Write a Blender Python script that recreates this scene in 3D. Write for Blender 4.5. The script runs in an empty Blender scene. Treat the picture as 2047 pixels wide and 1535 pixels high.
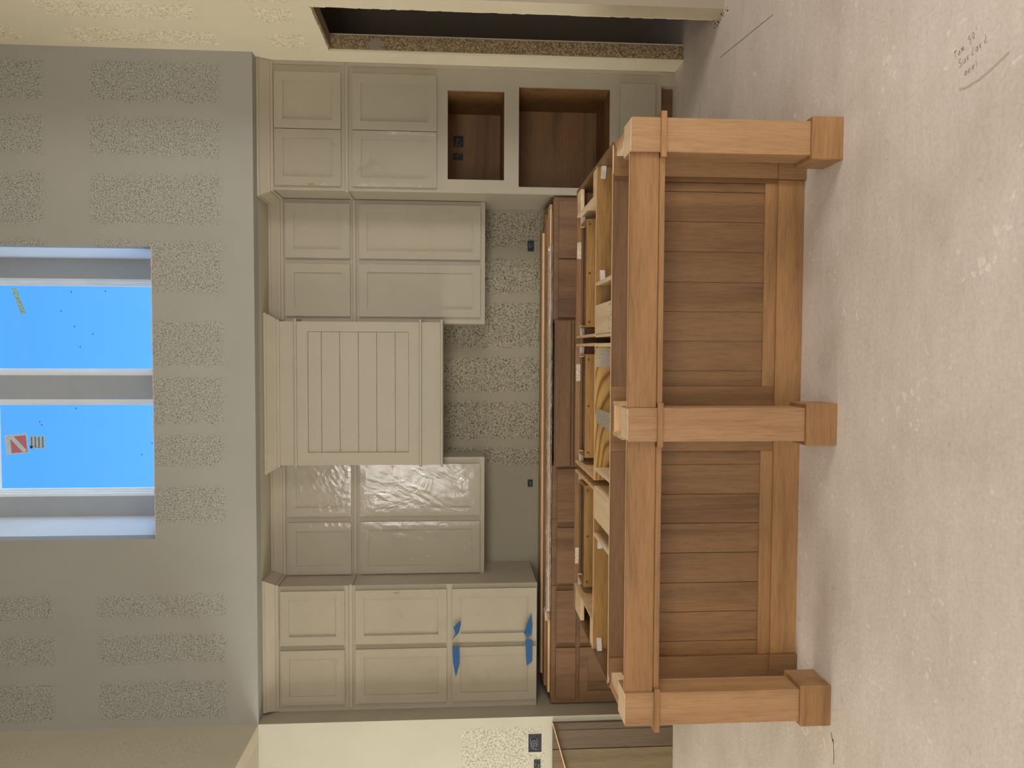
import bpy, bmesh, math, random
from mathutils import Vector, Matrix
random.seed(4)
S = bpy.context.scene
COL = S.collection

# ------------------------------------------------------------------ camera
FPX, PITCH, YAW, ROLL, EYE = 1541.43, 0.0689183, 0.0426606, 0.0014550, 1.568386
cam = bpy.data.cameras.new('camera')
co = bpy.data.objects.new('camera', cam)
COL.objects.link(co)
cy, sy, cp, sp = math.cos(YAW), math.sin(YAW), math.cos(PITCH), math.sin(PITCH)
r = Vector((cy, sy, 0)); up = Vector((-sy * sp, cy * sp, cp)); fwd = Vector((-sy * cp, cy * cp, -sp))
eU = r * math.cos(ROLL) + up * math.sin(ROLL)
eV = r * math.sin(ROLL) - up * math.cos(ROLL)
# the phone was held upright, the picture lies on its side: picture right = down in the room
m = Matrix((eV, eU, -fwd)).transposed().to_4x4()
m.translation = Vector((0, 0, EYE))
co.matrix_world = m
cam.sensor_fit = 'HORIZONTAL'; cam.sensor_width = 36; cam.lens = FPX / 2047 * 36
cam.clip_start = 0.05
S.camera = co

# ------------------------------------------------------------------ light and exposure
S.view_settings.view_transform = 'Standard'
S.view_settings.look = 'None'
S.view_settings.gamma = 1
S.view_settings.exposure = 0.0
S.view_settings.use_curve_mapping = False
w = bpy.data.worlds.new('sky'); S.world = w; w.use_nodes = True
nt = w.node_tree; bg = nt.nodes['Background']
# clear sky: pale towards the horizon, blue above, sandy ground below
_tc = nt.nodes.new('ShaderNodeTexCoord'); _sx = nt.nodes.new('ShaderNodeSeparateXYZ'); _cr = nt.nodes.new('ShaderNodeValToRGB')
nt.links.new(_tc.outputs['Generated'], _sx.inputs[0])
_mr = nt.nodes.new('ShaderNodeMapRange'); _mr.inputs[1].default_value = -1; nt.links.new(_sx.outputs[2], _mr.inputs[0]); nt.links.new(_mr.outputs[0], _cr.inputs[0])
_e = _cr.color_ramp.elements
_e[0].position = 0.0; _e[0].color = (.40, .38, .34, 1); _e[1].position = 1.0; _e[1].color = (.04, .13, .40, 1)
for _p, _c in ((.49, (.42, .40, .36, 1)), (.5, (2.0, 2.7, 3.4, 1)), (.57, (1.4, 2.2, 3.2, 1)), (.65, (.065, .225, .45, 1)), (.76, (.042, .17, .43, 1))):
    _k = _e.new(_p); _k.color = _c
nt.links.new(_cr.outputs[0], bg.inputs[0]); bg.inputs[1].default_value = 2.9

def area(name, loc, target, sx, sy_, power, color):
    l = bpy.data.lights.new(name, 'AREA'); l.shape = 'RECTANGLE'; l.size = sx; l.size_y = sy_
    l.energy = power; l.color = color
    o = bpy.data.objects.new(name, l); COL.objects.link(o)
    o.location = loc
    o.rotation_euler = (Vector(target) - Vector(loc)).to_track_quat('-Z', 'Y').to_euler()
    return o
# daylight through the great room's windows and patio doors behind and beside the camera
area('patio_window_light', (4.5, 1.1, 1.4), (0, 2.3, 0.3), 2.8, 2.4, 215, (1.0, 0.965, 0.93))
area('great_room_window_light', (-0.4, -2.5, 2.2), (0, 2.2, 0.4), 4.5, 2.8, 265, (1.0, 0.965, 0.935))
area('dining_window_light', (-6.8, 3.2, 1.5), (0, 3.6, 1.6), 2.6, 2.0, 220, (1.0, 0.975, 0.90))

# ------------------------------------------------------------------ materials
def new_mat(name):
    mt = bpy.data.materials.new(name); mt.use_nodes = True
    n = mt.node_tree; n.nodes.clear()
    out = n.nodes.new('ShaderNodeOutputMaterial'); b = n.nodes.new('ShaderNodeBsdfPrincipled')
    n.links.new(b.outputs[0], out.inputs[0])
    return mt, n, b, out
def lin(c):
    return tuple(((v / 255) / 12.92 if v / 255 <= 0.04045 else ((v / 255 + 0.055) / 1.055) ** 2.4) for v in c) + (1,)
def coords(n, out='Object', scale=(1, 1, 1), loc=None):
    t = n.nodes.new('ShaderNodeTexCoord'); mp = n.nodes.new('ShaderNodeMapping')
    mp.inputs['Scale'].default_value = scale
    if loc: mp.inputs['Location'].default_value = loc
    n.links.new(t.outputs[out], mp.inputs[0]); return mp
def noise(n, vec, scale, detail=3, rough=0.55, dist=0):
    k = n.nodes.new('ShaderNodeTexNoise'); k.inputs['Scale'].default_value = scale
    k.inputs['Detail'].default_value = detail; k.inputs['Roughness'].default_value = rough
    k.inputs['Distortion'].default_value = dist
    n.links.new(vec, k.inputs['Vector']); return k.outputs[0]
def ramp(n, fac, stops, interp='LINEAR'):
    k = n.nodes.new('ShaderNodeValToRGB'); cr = k.color_ramp; cr.interpolation = interp
    while len(cr.elements) < len(stops): cr.elements.new(0.5)
    for e, (p, c) in zip(cr.elements, stops): e.position = p; e.color = c
    n.links.new(fac, k.inputs[0]); return k.outputs[0]
def mix(n, fac, a, b, mode='MIX'):
    k = n.nodes.new('ShaderNodeMix'); k.data_type = 'RGBA'; k.blend_type = mode
    for sock, v in ((k.inputs[0], fac), (k.inputs[6], a), (k.inputs[7], b)):
        if isinstance(v, (int, float, tuple)): sock.default_value = v
        else: n.links.new(v, sock)
    return k.outputs[2]
def math_(n, op, a, b=0.0, clamp=False):
    k = n.nodes.new('ShaderNodeMath'); k.operation = op; k.use_clamp = clamp
    for i, v in enumerate((a, b)):
        if isinstance(v, (int, float)): k.inputs[i].default_value = v
        else: n.links.new(v, k.inputs[i])
    return k.outputs[0]
def bump(n, b, h, strength=0.3, dist=0.01):
    k = n.nodes.new('ShaderNodeBump'); k.inputs['Strength'].default_value = strength
    k.inputs['Distance'].default_value = dist
    n.links.new(h, k.inputs['Height']); n.links.new(k.outputs[0], b.inputs['Normal'])
def G(v): return (v, v, v, 1)

def wood(name, c_light, c_dark, grain='z', rough=0.42, figure=1.0, strength=0.5, vary=0.12):
    mt, n, b, out = new_mat(name)
    st = {'x': (0.9, 13, 13), 'z': (13, 13, 0.9), 'y': (13, 0.9, 13)}[grain]
    mp = coords(n, 'Object', st)
    oi = n.nodes.new('ShaderNodeObjectInfo')
    add = n.nodes.new('ShaderNodeVectorMath'); add.operation = 'ADD'
    rv = n.nodes.new('ShaderNodeVectorMath'); rv.operation = 'SCALE'; rv.inputs[0].default_value = (37, 53, 29)
    n.links.new(oi.outputs['Random'], rv.inputs['Scale'])
    n.links.new(mp.outputs[0], add.inputs[0]); n.links.new(rv.outputs[0], add.inputs[1])
    a = noise(n, add.outputs[0], 0.55 * figure, 5, 0.6, 1.2)
    sc = n.nodes.new('ShaderNodeVectorMath'); sc.operation = 'SCALE'; sc.inputs['Scale'].default_value = 7
    n.links.new(add.outputs[0], sc.inputs[0])
    f = noise(n, sc.outputs[0], 1.6, 3, 0.6, 0.3)
    base = ramp(n, a, [(0.3, c_dark), (0.5, c_light), (0.72, tuple(min(1, v * 1.16) for v in c_light[:3]) + (1,))])
    fib = ramp(n, f, [(0.28, G(1 - 0.5 * strength)), (0.55, G(1))])
    c = mix(n, 1.0, base, fib, 'MULTIPLY')
    # mineral flecks and small knots
    v = n.nodes.new('ShaderNodeTexVoronoi'); v.inputs['Scale'].default_value = 0.55
    n.links.new(add.outputs[0], v.inputs['Vector'])
    kn = ramp(n, v.outputs['Distance'], [(0.0, G(0.35)), (0.04, G(0.65)), (0.08, G(1))])
    c = mix(n, 0.8, c, mix(n, 1.0, c, kn, 'MULTIPLY'))
    fk = noise(n, add.outputs[0], 2.3, 2, 0.5, 2.5)
    c = mix(n, 0.9, c, mix(n, 1.0, c, ramp(n, fk, [(0.22, G(0.6)), (0.29, G(1))]), 'MULTIPLY'))
    hs = n.nodes.new('ShaderNodeHueSaturation')
    n.links.new(c, hs.inputs['Color'])
    n.links.new(math_(n, 'ADD', math_(n, 'MULTIPLY', oi.outputs['Random'], vary), 1 - vary / 2), hs.inputs['Value'])
    n.links.new(hs.outputs[0], b.inputs['Base Color'])
    b.inputs['Roughness'].default_value = rough
    bump(n, b, f, 0.08, 0.002)
    return mt
def paint(name, c, rough=0.45, spec=0.5, var=0.04):
    mt, n, b, out = new_mat(name)
    k = noise(n, coords(n).outputs[0], 4, 3)
    lo = tuple(v * (1 - var) for v in c[:3]) + (1,); hi = tuple(min(1, v * (1 + var)) for v in c[:3]) + (1,)
    n.links.new(ramp(n, k, [(0.3, lo), (0.7, hi)]), b.inputs['Base Color'])
    b.inputs['Roughness'].default_value = rough; b.inputs['Specular IOR Level'].default_value = spec
    return mt
def plain(name, c, rough=0.6, metal=0):
    mt, n, b, out = new_mat(name)
    k = noise(n, coords(n).outputs[0], 60, 2)
    n.links.new(mix(n, 0.15, c, mix(n, 1.0, c, k, 'MULTIPLY')), b.inputs['Base Color'])
    b.inputs['Roughness'].default_value = rough; b.inputs['Metallic'].default_value = metal
    return mt
def band_mask(n, coord, ivals, lo, hi, soft=0.02):
    """1 inside any interval of the coordinate, 0 outside, edges a couple of centimetres soft."""
    span = hi - lo; total = None
    f = math_(n, 'DIVIDE', math_(n, 'SUBTRACT', coord, lo), span)
    for i in range(0, len(ivals), 7):
        stops = []
        for a, b in sorted(ivals[i:i + 7]):
            s = min(soft, (b - a) * .3)
            stops += [((a - lo) / span, G(0)), ((a + s - lo) / span, G(1)), ((b - s - lo) / span, G(1)), ((b - lo) / span, G(0))]
        stops = [(max(0, min(1, p)), c) for p, c in stops]
        o = ramp(n, f, stops)
        total = o if total is None else math_(n, 'ADD', total, o, True)
    return total
def drywall(name, axis, hx, zx, mud=(186, 180, 160), dark=(120, 115, 102), contrast=0.75, scale=105):
    """Taped and mudded board: smooth joint compound over studs and seams, coarse sprayed speckle between."""
    mt, n, b, out = new_mat(name)
    mp = coords(n)
    wob = noise(n, mp.outputs[0], 9, 4, 0.7)
    wv = math_(n, 'MULTIPLY', math_(n, 'SUBTRACT', wob, 0.5), 0.085)
    sep = n.nodes.new('ShaderNodeSeparateXYZ'); n.links.new(mp.outputs[0], sep.inputs[0])
    h = math_(n, 'ADD', sep.outputs[axis], wv); z = math_(n, 'ADD', sep.outputs[2], wv)
    mask = None
    if hx:
        lo = min(i[0] for i in hx) - .3; hi = max(i[1] for i in hx) + .3
        zl = min(i[0] for i in zx) - .3; zh = max(i[1] for i in zx) + .3
        mask = math_(n, 'MULTIPLY', band_mask(n, h, hx, lo, hi), band_mask(n, z, zx, zl, zh, 0.035))
    sp_ = noise(n, mp.outputs[0], scale, 3, 0.6, 0.6)
    speck = ramp(n, sp_, [(0.38, lin(dark)), (0.5, lin(mud)), (0.62, lin(tuple(min(255, v * 1.1) for v in mud)))])
    big = noise(n, mp.outputs[0], 2.2, 4)
    mudc = ramp(n, big, [(0.3, tuple(v * 0.93 for v in lin(mud)[:3]) + (1,)), (0.7, lin(mud))])
    if mask is not None:
        n.links.new(mix(n, math_(n, 'MULTIPLY', mask, contrast), mudc, speck), b.inputs['Base Color'])
        hgt = math_(n, 'MULTIPLY', sp_, math_(n, 'ADD', math_(n, 'MULTIPLY', mask, 0.9), 0.12))
    else:
        n.links.new(mudc, b.inputs['Base Color']); hgt = math_(n, 'MULTIPLY', sp_, 0.15)
    bump(n, b, hgt, 0.5, 0.004)
    b.inputs['Roughness'].default_value = 0.9; b.inputs['Specular IOR Level'].default_value = 0.15
    return mt

M = {}
M['mudwall'] = drywall('joint_compound', 0, None, None)
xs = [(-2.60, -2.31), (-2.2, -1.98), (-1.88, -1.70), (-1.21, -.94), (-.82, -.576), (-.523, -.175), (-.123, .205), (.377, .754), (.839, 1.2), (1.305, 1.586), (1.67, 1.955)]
M['upper'] = drywall('drywall_upper', 0, xs, [(3.18, 4.08), (4.35, 5.3)], mud=(164, 162, 154), dark=(100, 98, 92), contrast=.85, scale=120)  # greyer mud than the side walls; the dimmer light is put into the colour
M['backwall'] = drywall('drywall_back', 0, [(-.938, -.774), (-.725, -.399), (-.342, -.041), (.019, .394), (.459, .752), (.816, 1.12)], [(.4, 2.3)],
                        mud=(160, 152, 132), dark=(66, 61, 52), contrast=0.8, scale=84)
M['right'] = drywall('drywall_right', 1, [(3.9, 4.3), (4.35, 4.70), (4.755, 4.99), (5.14, 5.385)], [(2.56, 2.84), (3.13, 4.1), (4.4, 5.3)],
                     mud=(226, 217, 190), dark=(188, 180, 154), contrast=0.8, scale=75)
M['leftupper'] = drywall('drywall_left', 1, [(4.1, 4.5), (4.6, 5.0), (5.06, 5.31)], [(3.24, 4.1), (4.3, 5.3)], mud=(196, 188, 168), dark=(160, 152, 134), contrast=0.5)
M['leftback'] = drywall('drywall_dining', 0, [(-5.2, -2.72)], [(.93, 1.56)], mud=(192, 189, 172), dark=(140, 135, 122), contrast=0.75, scale=75)
M['nichegrey'] = paint('shaded_niche_grey', lin((170, 174, 176)), 0.9, 0.15)  # drywall like the reveals; its shade is put into the greyer colour
M['litprimer'] = paint('lit_white_primer', lin((228, 230, 230)), 0.85, 0.2, 0.02)  # primer on the niche reveals, whitened to put window light into the colour
M['primer'] = paint('wall_primer', lin((196, 190, 176)), 0.85, 0.2)
M['paint'] = paint('greige_cabinet_paint', lin((166, 157, 138)), 0.42, 0.4, 0.03)
M['maple'] = wood('maple_vertical', lin((164, 127, 89)), lin((147, 109, 73)), 'z')
M['maple_h'] = wood('maple_horizontal', lin((152, 113, 72)), lin((130, 93, 56)), 'x', figure=1.3)
M['maple_y'] = wood('maple_depth', lin((200, 150, 105)), lin((180, 130, 88)), 'y')
M['panel'] = wood('maple_panel', lin((128, 94, 60)), lin((106, 75, 46)), 'z', vary=0.16)
M['brown'] = wood('stained_base', lin((118, 86, 56)), lin((96, 68, 43)), 'z', vary=0.06)
M['brown_h'] = wood('stained_base_horizontal', lin((118, 86, 56)), lin((96, 68, 43)), 'x', vary=0.06)
M['ply'] = wood('plywood_honey', lin((164, 122, 62)), lin((134, 96, 44)), 'x', 0.5, 1.2, 0.8, 0.1)
M['ply_v'] = wood('plywood_interior', lin((128, 92, 52)), lin((104, 72, 38)), 'x', 0.5, 1.0, 0.5, 0.1)
M['raw'] = wood('raw_birch', lin((232, 204, 168)), lin((216, 184, 146)), 'y', 0.6, 1.0, 0.25, 0.08)
M['raw_x'] = wood('raw_birch_x', lin((222, 184, 138)), lin((200, 160, 114)), 'x', 0.6, 1.0, 0.3, 0.08)
def pine():
    mt, n, b, out = new_mat('pine_plywood')
    mp = coords(n, 'Object', (0.8, 1, 5.5))
    wv = n.nodes.new('ShaderNodeTexWave'); wv.wave_type = 'RINGS'; wv.rings_direction = 'Y'
    wv.inputs['Scale'].default_value = 3.2; wv.inputs['Distortion'].default_value = 3.5
    wv.inputs['Detail'].default_value = 2; wv.inputs['Detail Scale'].default_value = 0.7
    mp.inputs['Location'].default_value = (0.42, 0, -4.4)
    n.links.new(mp.outputs[0], wv.inputs['Vector'])
    n.links.new(ramp(n, wv.outputs[0], [(0.0, lin((128, 84, 30))), (0.22, lin((176, 130, 62))), (0.7, lin((190, 150, 82)))]), b.inputs['Base Color'])
    b.inputs['Roughness'].default_value = 0.5
    return mt
M['pine'] = pine()
def osb():
    mt, n, b, out = new_mat('strand_board')
    mp = coords(n, 'Object', (34, 34, 34))
    v = n.nodes.new('ShaderNodeTexVoronoi'); v.inputs['Scale'].default_value = 2.2
    n.links.new(mp.outputs[0], v.inputs['Vector'])
    k = noise(n, mp.outputs[0], 3.0, 3)
    c = mix(n, 0.5, ramp(n, k, [(0.36, lin((48, 36, 24))), (0.52, lin((150, 124, 86))), (0.62, lin((216, 192, 146)))]), mix(n, 0.85, lin((168, 146, 112)), ramp(n, v.outputs['Distance'], [(0, G(1)), (.8, G(.35))]), 'MULTIPLY'))
    n.links.new(c, b.inputs['Base Color']); b.inputs['Roughness'].default_value = 0.9
    bump(n, b, k, 0.5, 0.003)
    return mt
M['osb'] = osb()
def concrete():
    mt, n, b, out = new_mat('concrete_slab')
    mp = coords(n)
    a = noise(n, mp.outputs[0], 1.3, 6, 0.62, 0.4)
    c = ramp(n, a, [(0.3, lin((197, 183, 171))), (0.5, lin((212, 200, 190))), (0.72, lin((222, 211, 202)))])
    st = coords(n, 'Object', (1.0, 5, 1))
    s2 = noise(n, st.outputs[0], 3.5, 5, 0.65)
    c = mix(n, 0.35, c, mix(n, 1.0, c, ramp(n, s2, [(0.3, G(0.82)), (0.65, G(1.05))]), 'MULTIPLY'))
    # pale plaster drips, each with its own small shape
    v = n.nodes.new('ShaderNodeTexVoronoi'); v.inputs['Scale'].default_value = 19; v.inputs['Randomness'].default_value = 1
    dm = n.nodes.new('ShaderNodeVectorMath'); dm.operation = 'ADD'
    nz = n.nodes.new('ShaderNodeTexNoise'); nz.inputs['Scale'].default_value = 14; nz.inputs['Detail'].default_value = 4
    n.links.new(mp.outputs[0], nz.inputs['Vector'])
    sc = n.nodes.new('ShaderNodeVectorMath'); sc.operation = 'SCALE'; sc.inputs['Scale'].default_value = 0.10
    n.links.new(nz.outputs['Color'], sc.inputs[0])
    n.links.new(mp.outputs[0], dm.inputs[0]); n.links.new(sc.outputs[0], dm.inputs[1])
    n.links.new(dm.outputs[0], v.inputs['Vector'])
    thr = math_(n, 'MULTIPLY', ramp(n, noise(n, mp.outputs[0], 2.6, 3), [(0.44, G(0)), (0.66, G(1))]), 0.32)
    spot = math_(n, 'MULTIPLY', math_(n, 'SUBTRACT', thr, v.outputs['Distance']), 14.0, True)
    c = mix(n, math_(n, 'MULTIPLY', spot, 0.5), c, lin((240, 230, 212)))
    f = noise(n, mp.outputs[0], 60, 4, 0.7)
    c = mix(n, 0.6, c, mix(n, 1.0, c, ramp(n, f, [(0.32, G(0.82)), (0.5, G(0.98)), (0.68, G(1.1))]), 'MULTIPLY'))
    k2 = noise(n, coords(n, 'Object', (3.4, 2.2, 1)).outputs[0], 5, 4, 0.75, 1.5)
    c = mix(n, 0.8, c, mix(n, 1.0, c, ramp(n, k2, [(0.30, G(0.82)), (0.38, G(1)), (0.62, G(1)), (0.70, G(1.14))]), 'MULTIPLY'))
    n.links.new(c, b.inputs['Base Color'])
    b.inputs['Roughness'].default_value = 0.62
    bump(n, b, mix(n, 0.5, f, k2), 0.5, 0.004)
    return mt
M['concrete'] = concrete()
M['vinyl'] = paint('white_vinyl', lin((238, 243, 244)), 0.35, 0.5)
M['label'] = None
def label_mat(name, base, ink, sx=50, sz=160, dens=0.5):
    mt, n, b, out = new_mat(name)
    mp = coords(n, 'Object', (sx, sx, sz))
    k = noise(n, mp.outputs[0], 2.0, 2, 0.6)
    n.links.new(ramp(n, k, [(dens, base), (dens + 0.03, ink)], 'CONSTANT'), b.inputs['Base Color'])
    b.inputs['Roughness'].default_value = 0.7
    return mt
M['label'] = label_mat('printed_label', lin((225, 208, 182)), lin((60, 45, 38)), 60, 260, 0.56)
M['label_grey'] = label_mat('printed_sheet', lin((176, 164, 146)), lin((104, 92, 82)), 60, 160, 0.6)
M['label_blue'] = label_mat('spec_label', lin((196, 214, 214)), lin((96, 116, 130)), 50, 90, 0.58)
M['label_green'] = label_mat('strip_label', lin((190, 226, 200)), lin((140, 172, 162)), 50, 50, 0.5)
M['white'] = plain('white_plastic', lin((216, 208, 196)), 0.4)
M['stickwhite'] = plain('sticker_white', lin((208, 220, 214)), 0.5)
M['stickred'] = plain('sticker_red', lin((204, 120, 132)), 0.5)
M['black'] = plain('black_plastic', lin((22, 22, 26)), 0.5)
M['dark'] = plain('dark_void', lin((38, 26, 18)), 0.9)
M['bluebox'] = plain('blue_box', lin((30, 38, 62)), 0.5)
M['wire'] = plain('wire_jacket', lin((120, 124, 140)), 0.5)
M['tape'] = plain('blue_painters_tape', lin((28, 84, 134)), 0.7)
M['closet'] = paint('closet_wall', lin((150, 138, 122)), 0.9, 0.1)
M['pencil'] = plain('pencil_grey', lin((170, 154, 138)), 0.9)
M['pencil_dark'] = plain('scratch_grey', lin((92, 80, 64)), 0.9)
M['marker'] = plain('marker_brown', lin((70, 50, 36)), 0.9)
M['chalk'] = plain('chalk_pink', lin((196, 172, 156)), 0.95)
M['screw'] = plain('screw_steel', lin((120, 90, 50)), 0.4, 0.6)
def film(name, amount=0.16, tint=(1, 1, 1, 1), wr=9, bs=0.6):
    mt, n, b, out = new_mat(name); n.nodes.remove(b)
    tr = n.nodes.new('ShaderNodeBsdfTransparent'); tr.inputs[0].default_value = tint
    gl = n.nodes.new('ShaderNodeBsdfGlossy'); gl.inputs['Roughness'].default_value = 0.12
    ms = n.nodes.new('ShaderNodeMixShader')
    mp = coords(n, 'Object', (1, 1, 1))
    k = noise(n, mp.outputs[0], wr, 3, 0.6, 2.0)
    bm_ = n.nodes.new('ShaderNodeBump'); bm_.inputs['Strength'].default_value = bs; bm_.inputs['Distance'].default_value = 0.01
    n.links.new(k, bm_.inputs['Height']); n.links.new(bm_.outputs[0], gl.inputs['Normal'])
    n.links.new(ramp(n, k, [(0.35, G(amount * 0.5)), (0.62, G(amount)), (0.72, G(amount * 2))]), ms.inputs[0])
    n.links.new(tr.outputs[0], ms.inputs[1]); n.links.new(gl.outputs[0], ms.inputs[2]); n.links.new(ms.outputs[0], out.inputs[0])
    return mt
M['umber'] = wood('dark_end_panel', lin((98, 80, 61)), lin((84, 67, 50)), 'z', vary=0.03)
M['umber2'] = wood('dark_end_panel_olive', lin((118, 100, 70)), lin((102, 85, 58)), 'z', vary=0.03)
M['film'] = film('clear_protective_film', 0.085, wr=5, bs=0.22)
M['wrap'] = film('plastic_wrap', 0.30, (0.93, 0.93, 0.93, 1), 40, 1.0)
M['pane'] = film('film_covered_glass', 0.025, (0.86, 0.92, 1.0, 1), 3, 0.05)

# ------------------------------------------------------------------ builders
def box(bm, x0, x1, y0, y1, z0, z1):
    x0, x1 = sorted((x0, x1)); y0, y1 = sorted((y0, y1)); z0, z1 = sorted((z0, z1))
    v = [bm.verts.new((x, y, z)) for z in (z0, z1) for y in (y0, y1) for x in (x0, x1)]
    for f in ((0, 2, 3, 1), (4, 5, 7, 6), (0, 1, 5, 4), (2, 6, 7, 3), (0, 4, 6, 2), (1, 3, 7, 5)):
        bm.faces.new([v[i] for i in f])
    return bm
def boxes(*bs):
    bm = bmesh.new()
    for b in bs: box(bm, *b)
    return bm
def prism(bm, poly, axis, a, b):
    """extrude a polygon (u,v) from a to b along axis 'x' (u=y,v=z) or 'y' (u=x,v=z) or 'z' (u=x,v=y)"""
    def P(u, v, t): return {'x': (t, u, v), 'y': (u, t, v), 'z': (u, v, t)}[axis]
    A = [bm.verts.new(P(u, v, a)) for u, v in poly]; B = [bm.verts.new(P(u, v, b)) for u, v in poly]
    bm.faces.new(A); bm.faces.new(B[::-1])
    for i in range(len(poly)):
        j = (i + 1) % len(poly); bm.faces.new((A[i], B[i], B[j], A[j]))
    return bm
def loc_of(p):
    v = Vector((0, 0, 0))
    while p: v = v + p.location; p = p.parent
    return v
def obj(name, bm, mat, parent=None, bevel=0.0, label=None, kind=None):
    if bevel:
        bmesh.ops.bevel(bm, geom=list(bm.edges), offset=bevel, segments=1, affect='EDGES', clamp_overlap=True)
    bmesh.ops.recalc_face_normals(bm, faces=bm.faces)
    if parent: bmesh.ops.translate(bm, verts=bm.verts, vec=-loc_of(parent))
    me = bpy.data.meshes.new(name); bm.to_mesh(me); bm.free()
    o = bpy.data.objects.new(name, me); COL.objects.link(o)
    me.materials.append(M[mat] if isinstance(mat, str) else mat)
    if parent: o.parent = parent
    if label: o['label'] = label
    if kind: o['kind'] = kind
    return o
def struct(name, bm, mat, **k):
    return obj(name, bm, mat, None, kind='structure', **k)
def thing(name, label, cat, loc, group=None):
    o = bpy.data.objects.new(name, None); COL.objects.link(o); o.location = loc
    o.empty_display_size = 0.1
    o['label'] = label; o['category'] = cat
    if group: o['group'] = group
    return o
def single(name, bm, mat, label, cat, group=None, bevel=0):
    """a thing that is one mesh, its origin at its own base"""
    mn = Vector((1e9,) * 3); mx = Vector((-1e9,) * 3)
    for v in bm.verts:
        for i in range(3): mn[i] = min(mn[i], v.co[i]); mx[i] = max(mx[i], v.co[i])
    c = Vector(((mn.x + mx.x) / 2, (mn.y + mx.y) / 2, mn.z))
    bmesh.ops.translate(bm, verts=bm.verts, vec=-c)
    o = obj(name, bm, mat, None, bevel); o.location = c
    o['label'] = label; o['category'] = cat
    if group: o['group'] = group
    return o

# ------------------------------------------------------------------ room shell
YS, YB, XL, XR, ZS, TOP = 5.466, 6.24, -2.65, 2.034, 2.981, 5.8
struct('floor', boxes((-7, 6, -4, 7.2, -0.1, 0)), 'concrete')
struct('wall_back', boxes((XL - .12, XR + .12, YB, YB + .12, 0, ZS)), 'backwall')
# the upper wall, flush with the tall cabinets, with the deep window niche cut in it
NX0, NX1, NZ0, NZ1 = -1.314, 0.703, 3.668, 5.35
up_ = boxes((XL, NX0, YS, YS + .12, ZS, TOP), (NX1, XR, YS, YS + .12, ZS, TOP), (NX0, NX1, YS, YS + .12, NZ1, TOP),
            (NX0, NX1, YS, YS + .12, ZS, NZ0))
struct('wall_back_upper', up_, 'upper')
struct('ceiling_alcove', boxes((XL, XR, YS + .12, YB, ZS, ZS + .1)), 'mudwall')
struct('trim_1', boxes((NX0 - .05, NX0, YS + .12, YB, NZ0 - .1, NZ1 + .1), (NX1, NX1 + .05, YS + .12, YB, NZ0 - .1, NZ1 + .1),
       (NX0, NX1, YS + .12, YB, NZ1, NZ1 + .1), (NX0, NX1, YS + .12, YB, NZ0 - .1, NZ0)), 'litprimer')
# the outer wall at the back of the niche, pierced by the two windows
W = [(-0.156 - .047, 0.49 + .058), (-1.155, -0.426 + .035)]
WZ0, WZ1 = 3.80, 5.22
struct('wall_back_outer', boxes((NX0 - .05, W[1][0], YB, YB + .12, ZS, TOP), (W[1][1], W[0][0], YB, YB + .12, ZS, TOP), (W[0][1], NX1 + .05, YB, YB + .12, ZS, TOP),
       (W[1][0], W[1][1], YB, YB + .12, ZS, WZ0), (W[0][0], W[0][1], YB, YB + .12, ZS, WZ0),
       (W[1][0], W[1][1], YB, YB + .12, WZ1, TOP), (W[0][0], W[0][1], YB, YB + .12, WZ1, TOP)), 'nichegrey')
# frayed paper edge of the board under the niche
bm = bmesh.new(); x = NX0
while x < NX1:
    l = random.uniform(.008, .03); d = random.uniform(.001, .008)
    box(bm, x, min(NX1, x + l), YS - .0015, YS + .012, NZ0 - .001, NZ0 + d); x += l
struct('trim_2', bm, 'primer')
for i, (a, b) in enumerate(W):
    wn = struct('window_%d' % (i + 1), boxes((a, a + .022, YB + .002, YB + .11, WZ0, WZ1), (b - .022, b, YB + .002, YB + .11, WZ0, WZ1),
                (a, b, YB + .002, YB + .11, WZ0, WZ0 + .022), (a, b, YB + .002, YB + .11, WZ1 - .022, WZ1)), 'vinyl')
    s = .034; f2 = boxes((a + .022, a + s, YB + .045, YB + .108, WZ0 + .022, WZ1 - .022), (b - s, b - .022, YB + .045, YB + .108, WZ0 + .022, WZ1 - .022),
              (a + s, b - s, YB + .045, YB + .108, WZ0 + .022, WZ0 + s), (a + s, b - s, YB + .045, YB + .108, WZ1 - s, WZ1 - .022))
    obj('sash', f2, 'vinyl', wn)
    s3 = .050
    f3 = boxes((a + s, a + s3, YB + .078, YB + .106, WZ0 + s, WZ1 - s), (b - s3, b - s, YB + .078, YB + .106, WZ0 + s, WZ1 - s))
    obj('glazing_bead', f3, 'vinyl', wn)
    obj('glass', boxes((a + s, b - s, YB + .096, YB + .100, WZ0 + .02, WZ1 - .02)), 'pane', wn)
    for sx, sz in ([(.452, 4.62), (.46, 4.36), (.30, 4.70), (.18, 4.60), (.02, 4.56), (.12, 4.46)] if i == 0 else [(-.575, 4.88), (-.60, 4.865), (-.47, 4.60), (-.75, 4.02), (-.84, 4.10)]):
        obj('speck', boxes((sx - .006, sx + .006, YB + .0945, YB + .0955, sz - .003, sz + .003)), 'bluebox', wn)
# left: open to the dining room below a header wall
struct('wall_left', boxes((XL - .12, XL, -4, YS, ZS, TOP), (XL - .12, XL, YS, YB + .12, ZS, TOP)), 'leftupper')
struct('wall_left_alcove', boxes((XL - .12, XL, YS + .0005, YB, 0, ZS)), 'paint')  # drywall in the cabinet greige; its shade is put into the colour
struct('wall_left_dining', boxes((-7, XL - .0005, YS, YS + .12, 0, ZS)), 'leftback')
struct('ceiling_dining', boxes((-7, XL - .12, -4, YS, ZS, ZS + .1)), 'mudwall')
struct('wall_left_outer', boxes((-7.1, -7, -4, 7.2, 0, ZS + .1)), 'mudwall')
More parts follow.
